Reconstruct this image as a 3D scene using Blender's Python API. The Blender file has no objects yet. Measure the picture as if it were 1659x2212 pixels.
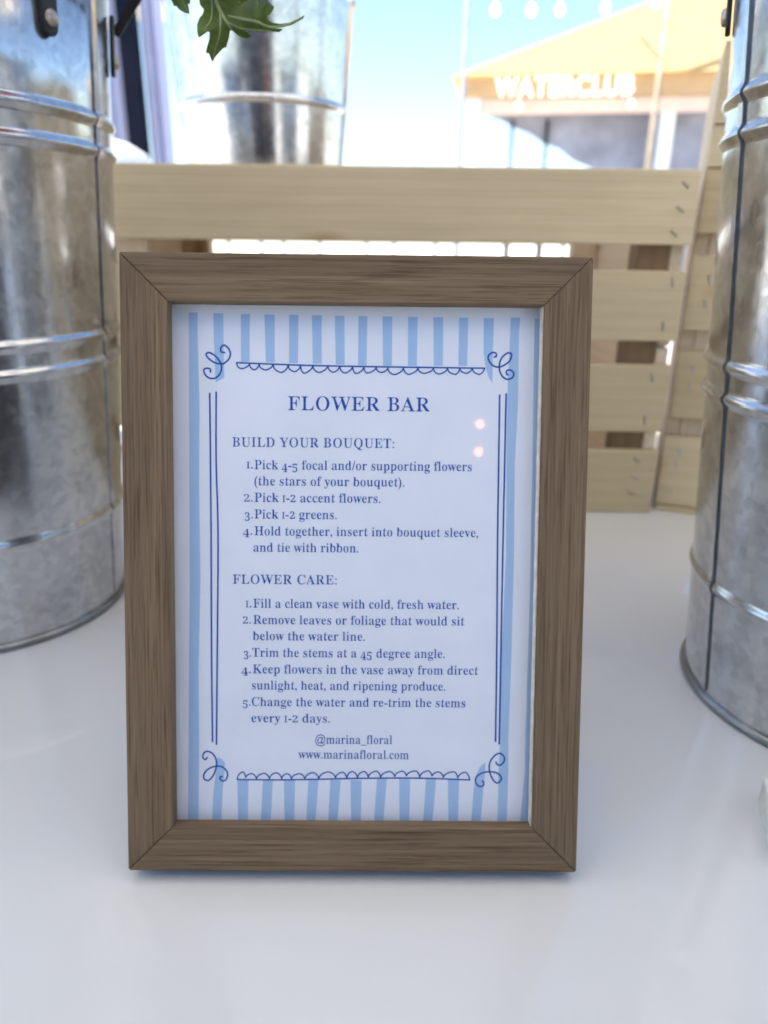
import bpy, bmesh, math, random
from mathutils import Vector, Matrix, Euler
from mathutils.geometry import delaunay_2d_cdt
R = math.radians
random.seed(7)
S = bpy.context.scene
COL = S.collection

# ------------------------------------------------------------------ camera, sky, sun, exposure
PITCH, ROLL, CAM_H = R(20.737), R(0.674), 0.20347
cam = bpy.data.cameras.new('camera')
cam.sensor_fit = 'VERTICAL'; cam.sensor_height = 34.6; cam.sensor_width = 25.95
cam.lens = 34.6 * 1534.0 / 2212.0
cam.clip_start = 0.01; cam.clip_end = 3000
cam.dof.use_dof = True; cam.dof.focus_distance = 0.203; cam.dof.aperture_fstop = 11.0
camo = bpy.data.objects.new('camera', cam); COL.objects.link(camo)
camo.matrix_world = Matrix.Translation((0, 0, CAM_H)) @ Matrix.Rotation(R(90) - PITCH, 4, 'X') @ Matrix.Rotation(ROLL, 4, 'Z')
S.camera = camo

SUN_ELEV, SUN_AZ = R(60), R(-100)          # azimuth from +Y towards +X
W = bpy.data.worlds.new('World'); S.world = W; W.use_nodes = True
nt = W.node_tree
sky = nt.nodes.new('ShaderNodeTexSky'); sky.sky_type = 'NISHITA'; sky.sun_disc = False
sky.sun_elevation = SUN_ELEV; sky.sun_rotation = SUN_AZ
sky.air_density = 1.0; sky.dust_density = 0.6; sky.ozone_density = 2.0
bg = nt.nodes['Background']; bg.inputs['Strength'].default_value = 0.09
nt.links.new(sky.outputs[0], bg.inputs['Color'])
sun = bpy.data.lights.new('sun', 'SUN'); sun.energy = 4.0; sun.angle = R(0.5); sun.color = (1, 0.95, 0.86)
suno = bpy.data.objects.new('sun', sun); COL.objects.link(suno)
sd = Vector((math.sin(SUN_AZ) * math.cos(SUN_ELEV), math.cos(SUN_AZ) * math.cos(SUN_ELEV), math.sin(SUN_ELEV)))
suno.rotation_euler = sd.to_track_quat('Z', 'Y').to_euler()
S.view_settings.view_transform = 'Standard'; S.view_settings.look = 'None'
S.view_settings.exposure = 1.92; S.view_settings.gamma = 1.0; S.view_settings.use_curve_mapping = False
S.cycles.use_denoising = True
S.cycles.max_bounces = 10; S.cycles.transparent_max_bounces = 16
S.cycles.sample_clamp_indirect = 12

# ------------------------------------------------------------------ helpers
def tag(o, label=None, cat=None, group=None, kind=None):
    if label: o['label'] = label
    if cat: o['category'] = cat
    if group: o['group'] = group
    if kind: o['kind'] = kind
    return o

def empty(name, loc=(0, 0, 0), rot=(0, 0, 0), scale=1.0):
    o = bpy.data.objects.new(name, None); COL.objects.link(o)
    o.location = loc; o.rotation_euler = rot; o.scale = (scale,) * 3
    o.empty_display_size = 0.02
    return o

def obj(name, bm, mats, parent=None, loc=(0, 0, 0), rot=(0, 0, 0), smooth=False, bevel=0, seg=2):
    me = bpy.data.meshes.new(name)
    if isinstance(bm, bmesh.types.BMesh):
        bmesh.ops.recalc_face_normals(bm, faces=bm.faces)
        bm.to_mesh(me); bm.free()
    else:
        me = bm
    if not isinstance(mats, (list, tuple)): mats = [mats]
    if not me.materials:
        for m in mats: me.materials.append(m)
    o = bpy.data.objects.new(name, me); COL.objects.link(o)
    o.parent = parent; o.location = loc; o.rotation_euler = rot
    if smooth:
        for p in me.polygons: p.use_smooth = True
    if bevel:
        b = o.modifiers.new('bevel', 'BEVEL'); b.width = bevel; b.segments = seg; b.limit_method = 'ANGLE'; b.angle_limit = R(35)
    return o

def box(x0, x1, y0, y1, z0, z1, bm=None):
    bm = bm or bmesh.new()
    v = [bm.verts.new((x, y, z)) for x in (x0, x1) for y in (y0, y1) for z in (z0, z1)]
    for f in ((0, 1, 3, 2), (4, 6, 7, 5), (0, 4, 5, 1), (2, 3, 7, 6), (0, 2, 6, 4), (1, 5, 7, 3)):
        bm.faces.new([v[i] for i in f])
    return bm

def prism(pts, y0, y1, bm=None):
    """polygon in local XZ extruded along Y"""
    bm = bm or bmesh.new()
    a = [bm.verts.new((p[0], y0, p[1])) for p in pts]; b = [bm.verts.new((p[0], y1, p[1])) for p in pts]
    bm.faces.new(a); bm.faces.new(b[::-1])
    n = len(pts)
    for i in range(n): bm.faces.new((a[i], b[i], b[(i + 1) % n], a[(i + 1) % n]))
    return bm

def lathe(prof, n=96, bm=None, closed=False):
    bm = bm or bmesh.new()
    rings = []
    for r, z in prof:
        if r < 1e-6: rings.append([bm.verts.new((0, 0, z))])
        else: rings.append([bm.verts.new((r * math.cos(2 * math.pi * i / n), r * math.sin(2 * math.pi * i / n), z)) for i in range(n)])
    pairs = list(zip(rings[:-1], rings[1:]))
    if closed: pairs.append((rings[-1], rings[0]))
    for A, B in pairs:
        for i in range(n):
            j = (i + 1) % n
            if len(A) == 1 and len(B) == 1: continue
            if len(A) == 1: bm.faces.new((A[0], B[j], B[i]))
            elif len(B) == 1: bm.faces.new((A[i], A[j], B[0]))
            else: bm.faces.new((A[i], A[j], B[j], B[i]))
    return bm

def tube(pts, r, n=8, bm=None, caps=True):
    bm = bm or bmesh.new()
    pts = [Vector(p) for p in pts]
    rs = r if isinstance(r, (list, tuple)) else [r] * len(pts)
    rings = []; up = Vector((0.13, 0.31, 0.94))
    for i, p in enumerate(pts):
        t = (pts[min(i + 1, len(pts) - 1)] - pts[max(i - 1, 0)]).normalized()
        a = t.cross(up); a = a.normalized() if a.length > 1e-4 else t.orthogonal().normalized(); b = t.cross(a)
        rings.append([bm.verts.new(p + (a * math.cos(2 * math.pi * k / n) + b * math.sin(2 * math.pi * k / n)) * rs[i]) for k in range(n)])
    for A, B in zip(rings[:-1], rings[1:]):
        for k in range(n): bm.faces.new((A[k], A[(k + 1) % n], B[(k + 1) % n], B[k]))
    if caps: bm.faces.new(rings[0][::-1]); bm.faces.new(rings[-1])
    return bm

def spline(pts, n=8, closed=False):
    P = [Vector(p) for p in pts]; out = []
    for i in range(len(P) - 1):
        p0 = P[max(i - 1, 0)]; p1 = P[i]; p2 = P[i + 1]; p3 = P[min(i + 2, len(P) - 1)]
        for k in range(n):
            t = k / n
            out.append(0.5 * ((2 * p1) + (p2 - p0) * t + (2 * p0 - 5 * p1 + 4 * p2 - p3) * t * t + (3 * p1 - p0 - 3 * p2 + p3) * t ** 3))
    out.append(P[-1]); return out

# ------------------------------------------------------------------ materials
def mat(name):
    m = bpy.data.materials.new(name); m.use_nodes = True
    n = m.node_tree; return m, n, n.nodes['Principled BSDF']
def node(n, t, **kw):
    o = n.nodes.new(t)
    for k, v in kw.items():
        if hasattr(o, k): setattr(o, k, v)
        else: o.inputs[k].default_value = v
    return o
def ramp(n, fac, stops):
    r = n.nodes.new('ShaderNodeValToRGB'); e = r.color_ramp.elements
    while len(e) < len(stops): e.new(0.5)
    for el, (p, c) in zip(e, stops): el.position = p; el.color = (*c, 1) if len(c) == 3 else c
    n.links.new(fac, r.inputs[0]); return r
def coords(n, scale=(1, 1, 1), rnd=0.0, kind='Object'):
    tc = n.nodes.new('ShaderNodeTexCoord'); mp = n.nodes.new('ShaderNodeMapping'); mp.inputs['Scale'].default_value = scale
    if rnd:
        oi = n.nodes.new('ShaderNodeObjectInfo'); vm = n.nodes.new('ShaderNodeVectorMath'); vm.operation = 'MULTIPLY_ADD'
        vm.inputs[1].default_value = (rnd, rnd * 0.7, rnd * 1.3); n.links.new(oi.outputs['Random'], vm.inputs[0]); n.links.new(tc.outputs[kind], vm.inputs[2])
        n.links.new(vm.outputs[0], mp.inputs[0])
    else: n.links.new(tc.outputs[kind], mp.inputs[0])
    return mp.outputs[0]
def noise(n, vec, scale, detail=4, rough=0.55, dist=0):
    t = n.nodes.new('ShaderNodeTexNoise'); t.inputs['Scale'].default_value = scale; t.inputs['Detail'].default_value = detail
    t.inputs['Roughness'].default_value = rough; t.inputs['Distortion'].default_value = dist
    n.links.new(vec, t.inputs['Vector']); return t.outputs[0]
def bump(n, b, h, strength, dist=0.001):
    k = n.nodes.new('ShaderNodeBump'); k.inputs['Strength'].default_value = strength; k.inputs['Distance'].default_value = dist
    n.links.new(h, k.inputs['Height']); n.links.new(k.outputs[0], b.inputs['Normal']); return k
def mixc(n, fac, a, b, mode='MIX'):
    m = n.nodes.new('ShaderNodeMix'); m.data_type = 'RGBA'; m.blend_type = mode
    for sock, v in ((m.inputs[0], fac), (m.inputs[6], a), (m.inputs[7], b)):
        if isinstance(v, bpy.types.NodeSocket): n.links.new(v, sock)
        elif isinstance(v, (int, float)): sock.default_value = v
        else: sock.default_value = (*v, 1)
    return m.outputs[2]
def plain(name, col, rough=0.6, metal=0.0, var=0.12, scale=20, spec=0.5):
    m, n, b = mat(name)
    f = noise(n, coords(n), scale, 5)
    r = ramp(n, f, [(0.3, tuple(c * (1 - var) for c in col)), (0.7, tuple(min(1, c * (1 + var)) for c in col))])
    n.links.new(r.outputs[0], b.inputs['Base Color']); b.inputs['Roughness'].default_value = rough; b.inputs['Metallic'].default_value = metal
    b.inputs['Specular IOR Level'].default_value = spec
    return m

# pale pine boards: grain along local X
def pine(name, light, dark, rough=0.6):
    m, n, b = mat(name)
    v = coords(n, (1.2, 22, 22), rnd=9.0)
    w = n.nodes.new('ShaderNodeTexWave'); w.wave_type = 'BANDS'; w.bands_direction = 'Z'
    w.inputs['Scale'].default_value = 1.35; w.inputs['Distortion'].default_value = 3.2; w.inputs['Detail'].default_value = 3; w.inputs['Detail Scale'].default_value = 0.6
    n.links.new(v, w.inputs['Vector'])
    g = ramp(n, w.outputs['Fac'], [(0.0, light), (0.55, light), (0.86, tuple(0.5 * a + 0.5 * c for a, c in zip(light, dark))), (1.0, light)])
    f = noise(n, coords(n, (6, 160, 160), rnd=5), 3.0, 4)
    c2 = mixc(n, 0.35, g.outputs[0], ramp(n, f, [(0.3, tuple(c * 0.78 for c in light)), (0.7, tuple(min(1, c * 1.08) for c in light))]).outputs[0])
    big = noise(n, coords(n, (8, 20, 20), rnd=3), 1.0, 2)
    c3 = mixc(n, 0.5, c2, ramp(n, big, [(0.3, (0.78, 0.76, 0.72)), (0.7, (1, 1, 1))]).outputs[0], 'MULTIPLY')
    oi = n.nodes.new('ShaderNodeObjectInfo')          # every board its own tone
    tone = ramp(n, oi.outputs['Random'], [(0.0, (0.80, 0.77, 0.72)), (0.5, (0.95, 0.95, 0.95)), (1.0, (1.08, 1.08, 1.10))])
    c3 = mixc(n, 1.0, c3, tone.outputs[0], 'MULTIPLY')
    kn = n.nodes.new('ShaderNodeTexVoronoi'); kn.inputs['Scale'].default_value = 1.0   # sparse knots
    n.links.new(coords(n, (9, 26, 26), rnd=7), kn.inputs['Vector'])
    kr = ramp(n, kn.outputs['Distance'], [(0.05, (0.45, 0.33, 0.24)), (0.13, (0.8, 0.7, 0.6)), (0.22, (1, 1, 1))])
    c3 = mixc(n, 0.8, c3, kr.outputs[0], 'MULTIPLY')
    n.links.new(c3, b.inputs['Base Color']); b.inputs['Roughness'].default_value = rough; b.inputs['Specular IOR Level'].default_value = 0.25
    bump(n, b, f, 0.25, 0.0006)
    return m
M_PINE = pine('pale_pine', (0.69, 0.55, 0.345), (0.50, 0.36, 0.18))
M_PINE2 = pine('sunlit_pine_inner', (0.86, 0.69, 0.49), (0.64, 0.46, 0.28))  # the pine made paler, so the crate inside looks sunlit
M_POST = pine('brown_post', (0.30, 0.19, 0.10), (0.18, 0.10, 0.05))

def oak():
    m, n, b = mat('brown_oak_veneer')
    v = coords(n, (12, 650, 650), rnd=2.0)
    w = noise(n, v, 1.0, 5, 0.6, 0.5)
    c = ramp(n, w, [(0.28, (0.112, 0.075, 0.044)), (0.45, (0.162, 0.112, 0.069)), (0.62, (0.198, 0.141, 0.089)), (0.78, (0.262, 0.188, 0.116))])
    v2 = coords(n, (42, 1500, 1500), rnd=4.0)
    p = noise(n, v2, 1.0, 3, 0.6)
    pr = ramp(n, p, [(0.52, (1, 1, 1)), (0.66, (0.62, 0.56, 0.5))])
    v3 = coords(n, (1.6, 30, 30), rnd=3.0)
    q = ramp(n, noise(n, v3, 1.0, 3, 0.5, 1.2), [(0.3, (0.86, 0.855, 0.85)), (0.65, (1.05, 1.03, 1.0))])
    col = mixc(n, 1.0, mixc(n, 0.9, c.outputs[0], pr.outputs[0], 'MULTIPLY'), q.outputs[0], 'MULTIPLY')
    n.links.new(col, b.inputs['Base Color']); b.inputs['Roughness'].default_value = 0.6; b.inputs['Specular IOR Level'].default_value = 0.16
    bump(n, b, pr.outputs[0], 0.35, 0.0004)
    return m
M_OAK = oak()

def zinc(name='galvanised_zinc', tint=(0.60, 0.605, 0.61)):
    m, n, b = mat(name)
    v = coords(n, (1, 1, 1), rnd=1.0)
    # crystal spangle
    warp = n.nodes.new('ShaderNodeTexNoise'); warp.inputs['Scale'].default_value = 60; warp.inputs['Detail'].default_value = 3; n.links.new(v, warp.inputs['Vector'])
    mx = n.nodes.new('ShaderNodeVectorMath'); mx.operation = 'MULTIPLY_ADD'; mx.inputs[1].default_value = (0.012,) * 3
    n.links.new(warp.outputs['Color'], mx.inputs[0]); n.links.new(v, mx.inputs[2])
    vo = n.nodes.new('ShaderNodeTexVoronoi'); vo.inputs['Scale'].default_value = 260; n.links.new(mx.outputs[0], vo.inputs['Vector'])
    sep = n.nodes.new('ShaderNodeSeparateColor'); n.links.new(vo.outputs['Color'], sep.inputs[0])
    cl = noise(n, v, 34, 6, 0.65)
    br = noise(n, coords(n, (620, 620, 12), rnd=2.0), 1.0, 3, 0.6)
    col = ramp(n, sep.outputs[0], [(0.0, tuple(t * 0.87 for t in tint)), (0.5, tint), (1.0, tuple(min(1, t * 1.10) for t in tint))])
    cloud = ramp(n, cl, [(0.36, (0.70, 0.70, 0.70)), (0.5, (0.95, 0.95, 0.95)), (0.66, (1, 1, 1))])
    n.links.new(mixc(n, 0.8, col.outputs[0], cloud.outputs[0], 'MULTIPLY'), b.inputs['Base Color'])
    b.inputs['Metallic'].default_value = 0.93
    rr = n.nodes.new('ShaderNodeMath'); rr.operation = 'MULTIPLY_ADD'; rr.inputs[1].default_value = 0.08; rr.inputs[2].default_value = 0.05
    n.links.new(sep.outputs[1], rr.inputs[0])
    r2 = n.nodes.new('ShaderNodeMath'); r2.operation = 'MULTIPLY_ADD'; r2.inputs[1].default_value = 0.20; n.links.new(cl, r2.inputs[0]); n.links.new(rr.outputs[0], r2.inputs[2])
    n.links.new(r2.outputs[0], b.inputs['Roughness'])
    ad = n.nodes.new('ShaderNodeMath'); ad.operation = 'MULTIPLY_ADD'; ad.inputs[1].default_value = 0.35; n.links.new(br, ad.inputs[0]); n.links.new(cl, ad.inputs[2])
    bump(n, b, ad.outputs[0], 0.12, 0.0007)
    return m
M_ZINC = zinc()
M_DARKMETAL = plain('blackened_steel', (0.035, 0.032, 0.03), 0.38, 0.7, 0.3, 90)
M_SEAM = plain('seam_zinc', (0.36, 0.38, 0.40), 0.3, 0.95, 0.15, 60)
M_GROOVE = plain('dark_seam', (0.13, 0.155, 0.18), 0.4, 0.7, 0.2, 60)
M_RING = plain('dull_ring_zinc', (0.30, 0.31, 0.32), 0.34, 0.95, 0.2, 70)
M_RIVET = plain('aged_rivet', (0.42, 0.36, 0.30), 0.42, 0.85, 0.3, 250)
M_STAPLE = plain('staple_steel', (0.45, 0.44, 0.42), 0.35, 0.9, 0.1, 60)
M_RAIL = plain('painted_railing', (0.10, 0.085, 0.06), 0.6)

def counter_mat():
    m, n, b = mat('white_laminate')
    v = coords(n)
    f = noise(n, v, 3.0, 3)
    c = ramp(n, f, [(0.3, (0.60, 0.60, 0.595)), (0.7, (0.65, 0.65, 0.645))])
    sp = n.nodes.new('ShaderNodeTexVoronoi'); sp.inputs['Scale'].default_value = 60; n.links.new(v, sp.inputs['Vector'])
    dot = ramp(n, sp.outputs['Distance'], [(0.024, (0.22, 0.19, 0.16)), (0.036, (1, 1, 1))])
    keep = ramp(n, noise(n, v, 14, 2), [(0.56, (0, 0, 0)), (0.60, (1, 1, 1))])
    n.links.new(mixc(n, mixc(n, 1.0, keep.outputs[0], (0.8, 0.8, 0.8), 'MULTIPLY'), c.outputs[0], mixc(n, 1.0, c.outputs[0], dot.outputs[0], 'MULTIPLY')), b.inputs['Base Color'])
    sm = ramp(n, noise(n, v, 9, 4, 0.6), [(0.3, (0.035,) * 3), (0.75, (0.11,) * 3)])
    n.links.new(sm.outputs[0], b.inputs['Roughness'])
    b.inputs['IOR'].default_value = 1.52
    bump(n, b, noise(n, v, 120, 2), 0.02, 0.0005)
    return m
M_COUNTER = counter_mat()

def paper(name, col):
    m, n, b = mat(name)
    f = noise(n, coords(n), 900, 3)
    g = noise(n, coords(n), 60, 3)
    c = ramp(n, g, [(0.3, tuple(x * 0.965 for x in col)), (0.7, col)])
    n.links.new(c.outputs[0], b.inputs['Base Color']); b.inputs['Roughness'].default_value = 0.75; b.inputs['Specular IOR Level'].default_value = 0.2
    bump(n, b, f, 0.25, 0.0004); return m
M_PAPER = paper('printed_paper', (0.84, 0.845, 0.93))
M_STRIPE = paper('pale_blue_print', (0.42, 0.58, 0.82))
M_INK = paper('navy_print', (0.006, 0.090, 0.40))

def glass():
    m, n, b = mat('clear_pane'); n.nodes.remove(b)
    out = n.nodes['Material Output']
    lw = n.nodes.new('ShaderNodeLayerWeight'); lw.inputs[0].default_value = 0.5
    p = n.nodes.new('ShaderNodeMath'); p.operation = 'POWER'; p.inputs[1].default_value = 5; n.links.new(lw.outputs['Facing'], p.inputs[0])
    q = n.nodes.new('ShaderNodeMath'); q.operation = 'MULTIPLY_ADD'; q.inputs[1].default_value = 0.95; q.inputs[2].default_value = 0.027; n.links.new(p.outputs[0], q.inputs[0])
    t = n.nodes.new('ShaderNodeBsdfTransparent'); t.inputs[0].default_value = (0.985, 0.99, 0.99, 1)
    g = n.nodes.new('ShaderNodeBsdfGlossy'); g.inputs['Roughness'].default_value = 0.02
    x = n.nodes.new('ShaderNodeMixShader'); n.links.new(q.outputs[0], x.inputs[0]); n.links.new(t.outputs[0], x.inputs[1]); n.links.new(g.outputs[0], x.inputs[2])
    n.links.new(x.outputs[0], out.inputs[0]); return m
M_GLASS = glass()

def cloth(name, col, trans=0.4, rough=0.85, scale=8):
    m, n, b = mat(name)
    out = n.nodes['Material Output']
    f = noise(n, coords(n), scale, 4)
    c = ramp(n, f, [(0.3, tuple(x * 0.9 for x in col)), (0.7, col)])
    n.links.new(c.outputs[0], b.inputs['Base Color']); b.inputs['Roughness'].default_value = rough; b.inputs['Specular IOR Level'].default_value = 0.15
    t = n.nodes.new('ShaderNodeBsdfTranslucent'); n.links.new(c.outputs[0], t.inputs[0])
    x = n.nodes.new('ShaderNodeMixShader'); x.inputs[0].default_value = trans
    n.links.new(b.outputs[0], x.inputs[1]); n.links.new(t.outputs[0], x.inputs[2]); n.links.new(x.outputs[0], out.inputs[0]); return m
M_YELLOW = cloth('yellow_canvas', (0.70, 0.55, 0.30), 0.5)
M_VALANCE = cloth('pale_yellow_canvas', (0.80, 0.62, 0.38), 0.5)
M_CREAM = cloth('cream_canvas', (0.84, 0.81, 0.76), 0.62)
M_SHADEDWHITE = cloth('shaded_white_cloth', (0.60, 0.62, 0.80), 0.35)  # white curtain cloth, its shade put into the colour as lilac
M_TAUPE = cloth('taupe_cloth', (0.14, 0.13, 0.14), 0.1)
M_NAVY = plain('navy_paint', (0.004, 0.006, 0.016), 0.8, 0, 0.2, 8, 0.1)
M_NAVYCLOTH = plain('navy_cloth', (0.010, 0.014, 0.035), 0.9, 0, 0.2, 8)
M_WHITEPAINT = plain('white_paint', (0.78, 0.78, 0.76), 0.5, 0, 0.04, 8)
M_MESH = plain('slate_blue_cloth', (0.26, 0.28, 0.35), 0.9, 0, 0.25, 3)
M_PEACH = plain('peach_beam', (0.72, 0.55, 0.45), 0.7, 0, 0.1, 4)
M_CERAMIC = plain('white_ceramic', (0.76, 0.77, 0.80), 0.3, 0, 0.03, 10)
M_POLE = plain('weathered_pole', (0.33, 0.27, 0.2), 0.6, 0, 0.2, 12)
M_WHITEWASH = plain('whitewashed_wood', (0.70, 0.69, 0.63), 0.8, 0, 0.15, 160)
M_EDGESHEEN = plain('painted_edge_sheen', (0.62, 0.56, 0.48), 0.45, 0, 0.2, 300)  # pale colour for the light caught by the right rail's inner wall
M_GROUND = plain('pale_paving', (0.57, 0.545, 0.51), 0.9, 0, 0.15, 1.5)
def emit(name, col, s):
    m, n, b = mat(name); b.inputs['Base Color'].default_value = (*col, 1)
    b.inputs['Emission Color'].default_value = (*col, 1); b.inputs['Emission Strength'].default_value = s; return m
M_BULB = emit('warm_bulb', (1.0, 0.86, 0.62), 3.5)
M_SPOT = emit('peach_bulb', (1.0, 0.32, 0.09), 7.0)
M_LETTERS = emit('lit_letter_face', (1.0, 0.96, 0.84), 0.35)

def leafmat():
    m, n, b = mat('leaf_green'); out = n.nodes['Material Output']
    v = coords(n)
    f = noise(n, v, 160, 5, 0.6)
    c = ramp(n, f, [(0.3, (0.065, 0.105, 0.016)), (0.55, (0.115, 0.165, 0.026)), (0.75, (0.16, 0.21, 0.06))])
    n.links.new(c.outputs[0], b.inputs['Base Color']); b.inputs['Roughness'].default_value = 0.45
    bump(n, b, noise(n, v, 420, 3), 0.4, 0.0006)
    t = n.nodes.new('ShaderNodeBsdfTranslucent'); n.links.new(mixc(n, 1.0, c.outputs[0], (2.0, 2.3, 0.8), 'MULTIPLY'), t.inputs[0])
    x = n.nodes.new('ShaderNodeMixShader'); x.inputs[0].default_value = 0.42
    n.links.new(b.outputs[0], x.inputs[1]); n.links.new(t.outputs[0], x.inputs[2]); n.links.new(x.outputs[0], out.inputs[0]); return m
M_LEAF = leafmat()
M_VEIN = plain('leaf_vein', (0.22, 0.27, 0.12), 0.6, 0, 0.15, 300)
M_STEM = plain('green_stem', (0.09, 0.14, 0.04), 0.6, 0, 0.2, 120)
M_PETAL = cloth('magenta_petal', (0.45, 0.03, 0.22), 0.3, 0.6, 80)
M_HEART = plain('flower_heart', (0.5, 0.35, 0.05), 0.8, 0, 0.2, 300)

# ------------------------------------------------------------------ setting
gbm = bmesh.new()
for x0, x1 in ((-1500, 1500),):
    gv = [gbm.verts.new(p) for p in ((-1500, -1500, -0.92), (1500, -1500, -0.92), (1500, 1500, -0.92), (-1500, 1500, -0.92))]
    gbm.faces.new(gv)
tag(obj('ground', gbm, M_GROUND), 'pale paved ground stretching away behind the stall', 'ground', kind='structure')

# counter under everything
ct = tag(empty('counter', (0, 0.25, -0.92)), 'glossy white counter that the framed card, buckets and crates stand on', 'counter')
obj('counter_top', box(-1.15, 1.15, -0.62, 0.62, 0.885, 0.92), M_COUNTER, ct, bevel=0.003)
obj('front_panel', box(-1.1, 1.1, -0.5, -0.48, 0.0, 0.884), M_WHITEPAINT, ct)
for sx in (-1, 1): obj('side_panel', box(sx * 1.1 - 0.01, sx * 1.1 + 0.01, -0.479, 0.55, 0.0, 0.884), M_WHITEPAINT, ct)

# ---- measurements of the printed card, in millimetres from the frame's bottom centre
FL_TL = [(-43.67, 173.49), (-44.84, 173.83), (-44.94, 174.88), (-43.94, 175.94), (-42.53, 175.08), (-41.76, 173.34), (-42.2, 171.58), (-43.62, 170.16), (-44.86, 169.8), (-47.16, 170.3), (-49.28, 171.86), (-49.69, 173.08), (-48.56, 173.44), (-46.8, 172.41), (-45.56, 171.02), (-44.76, 169.45), (-44.88, 167.34), (-46.13, 165.57), (-47.91, 164.96), (-49.68, 165.71), (-50.55, 167.28), (-50.37, 168.06), (-49.3, 168.35), (-48.42, 168.01), (-48.43, 167.13)]
FL_TR = [(45.51, 173.02), (46.15, 173.2), (46.02, 174.25), (44.78, 174.41), (43.55, 173.35), (43.68, 171.94), (44.85, 170.37), (46.65, 169.69), (48.42, 170.13), (50.53, 171.66), (51.27, 173.6), (50.65, 174.37), (49.41, 174.11), (47.84, 172.51), (47.24, 170.4), (47.46, 168.29), (48.5, 166.53), (49.94, 165.74), (51.54, 166.21), (52.12, 167.45), (51.49, 168.5), (50.41, 168.84), (49.6, 168.31), (49.73, 167.43), (50.2, 167.15)]
FL_BL = [(-50.46, 36.29), (-51.01, 35.57), (-51.74, 36.02), (-51.81, 37.34), (-50.81, 38.41), (-49.16, 38.12), (-47.88, 36.8), (-47.26, 34.92), (-47.35, 32.83), (-48.1, 30.55), (-49.41, 28.65), (-50.52, 28.15), (-51.61, 29.01), (-51.49, 30.53), (-50.3, 32.06), (-48.45, 33.01), (-46.43, 33.29), (-44.77, 32.66), (-43.68, 31.34), (-43.5, 29.82), (-44.25, 28.3), (-45.54, 28.18), (-46.09, 29.05), (-45.71, 29.69), (-45.35, 29.51)]
FL_BR = [(48.78, 35.24), (49.36, 34.37), (50.47, 34.3), (51.55, 35.52), (51.52, 37.23), (50.2, 38.36), (48.55, 37.78), (46.92, 35.68), (46.49, 33.4), (47.02, 30.74), (48.36, 28.47), (49.67, 27.9), (50.76, 29.24), (50.17, 30.76), (48.3, 31.7), (45.7, 31.8), (43.49, 31.1), (42.03, 29.76), (41.95, 28.05), (43.2, 26.65), (44.5, 26.92), (44.74, 27.87), (44.28, 28.63)]
TOPLINE = [(-39.72, 170.27), (-18.08, 169.65), (3.92, 169.42), (25.27, 169.33), (42.38, 169.29)]
TOPN = [(-39.72, 170.2), (-35.47, 169.9), (-32.28, 169.82), (-27.66, 169.77), (-22.69, 169.61), (-18.61, 169.51), (-14.53, 169.41), (-9.55, 169.53), (-5.65, 169.43), (-1.38, 169.33), (2.36, 169.23), (6.41, 169.1), (10.32, 169.03), (15.48, 169.09), (20.29, 169.06), (25.45, 169.05), (30.09, 169.09), (34.18, 169.14), (38.28, 169.25), (42.38, 169.29)]
TOPB = [(-38.13, 168.29), (-33.88, 167.98), (-30.15, 167.95), (-25.0, 167.19), (-20.56, 167.52), (-17.36, 167.03), (-12.39, 167.32), (-7.77, 167.44), (-3.86, 167.23), (-0.12, 167.1), (3.61, 167.31), (8.2, 167.53), (12.48, 166.87), (17.29, 166.99), (22.45, 167.4), (27.26, 167.2), (32.61, 167.15), (36.35, 167.54), (40.63, 167.23)]
BOTLINE = [(-40.19, 28.59), (-23.03, 28.58), (5.01, 29.31), (23.51, 29.42), (39.82, 28.91)]
BOTN = [(-40.19, 28.59), (-37.24, 29.29), (-33.55, 28.93), (-29.12, 28.96), (-24.88, 28.98), (-21.55, 29.0), (-16.94, 29.03), (-12.14, 29.17), (-6.41, 29.44), (-2.53, 29.31), (1.17, 29.56), (4.86, 29.73), (9.15, 29.76), (13.96, 29.98), (18.03, 30.27), (22.58, 29.84), (26.84, 30.24), (30.73, 29.81), (35.74, 29.61), (39.82, 28.99)]
BOTP = [(-38.33, 31.29), (-35.2, 30.71), (-30.96, 30.85), (-26.72, 31.06), (-23.03, 30.78), (-18.79, 30.8), (-14.17, 31.21), (-8.82, 31.47), (-4.02, 31.39), (-0.69, 31.67), (3.37, 31.7), (7.58, 31.84), (12.2, 31.75), (16.45, 31.89), (21.08, 32.03), (25.33, 32.06), (29.04, 31.7), (34.22, 31.81), (38.29, 31.64)]
V1 = [(-48.65, 160.09), (-48.54, 113.86), (-48.66, 74.4), (-48.57, 41.87)]
V2 = [(-46.53, 160.56), (-46.68, 137.14), (-46.21, 113.88), (-46.7, 74.41), (-47.22, 40.95)]
V3 = [(47.56, 160.5), (47.8, 114.68), (48.28, 75.11), (48.52, 42.58)]
V4 = [(49.69, 160.95), (49.67, 114.7), (49.69, 91.06), (49.8, 41.68)]
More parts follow.
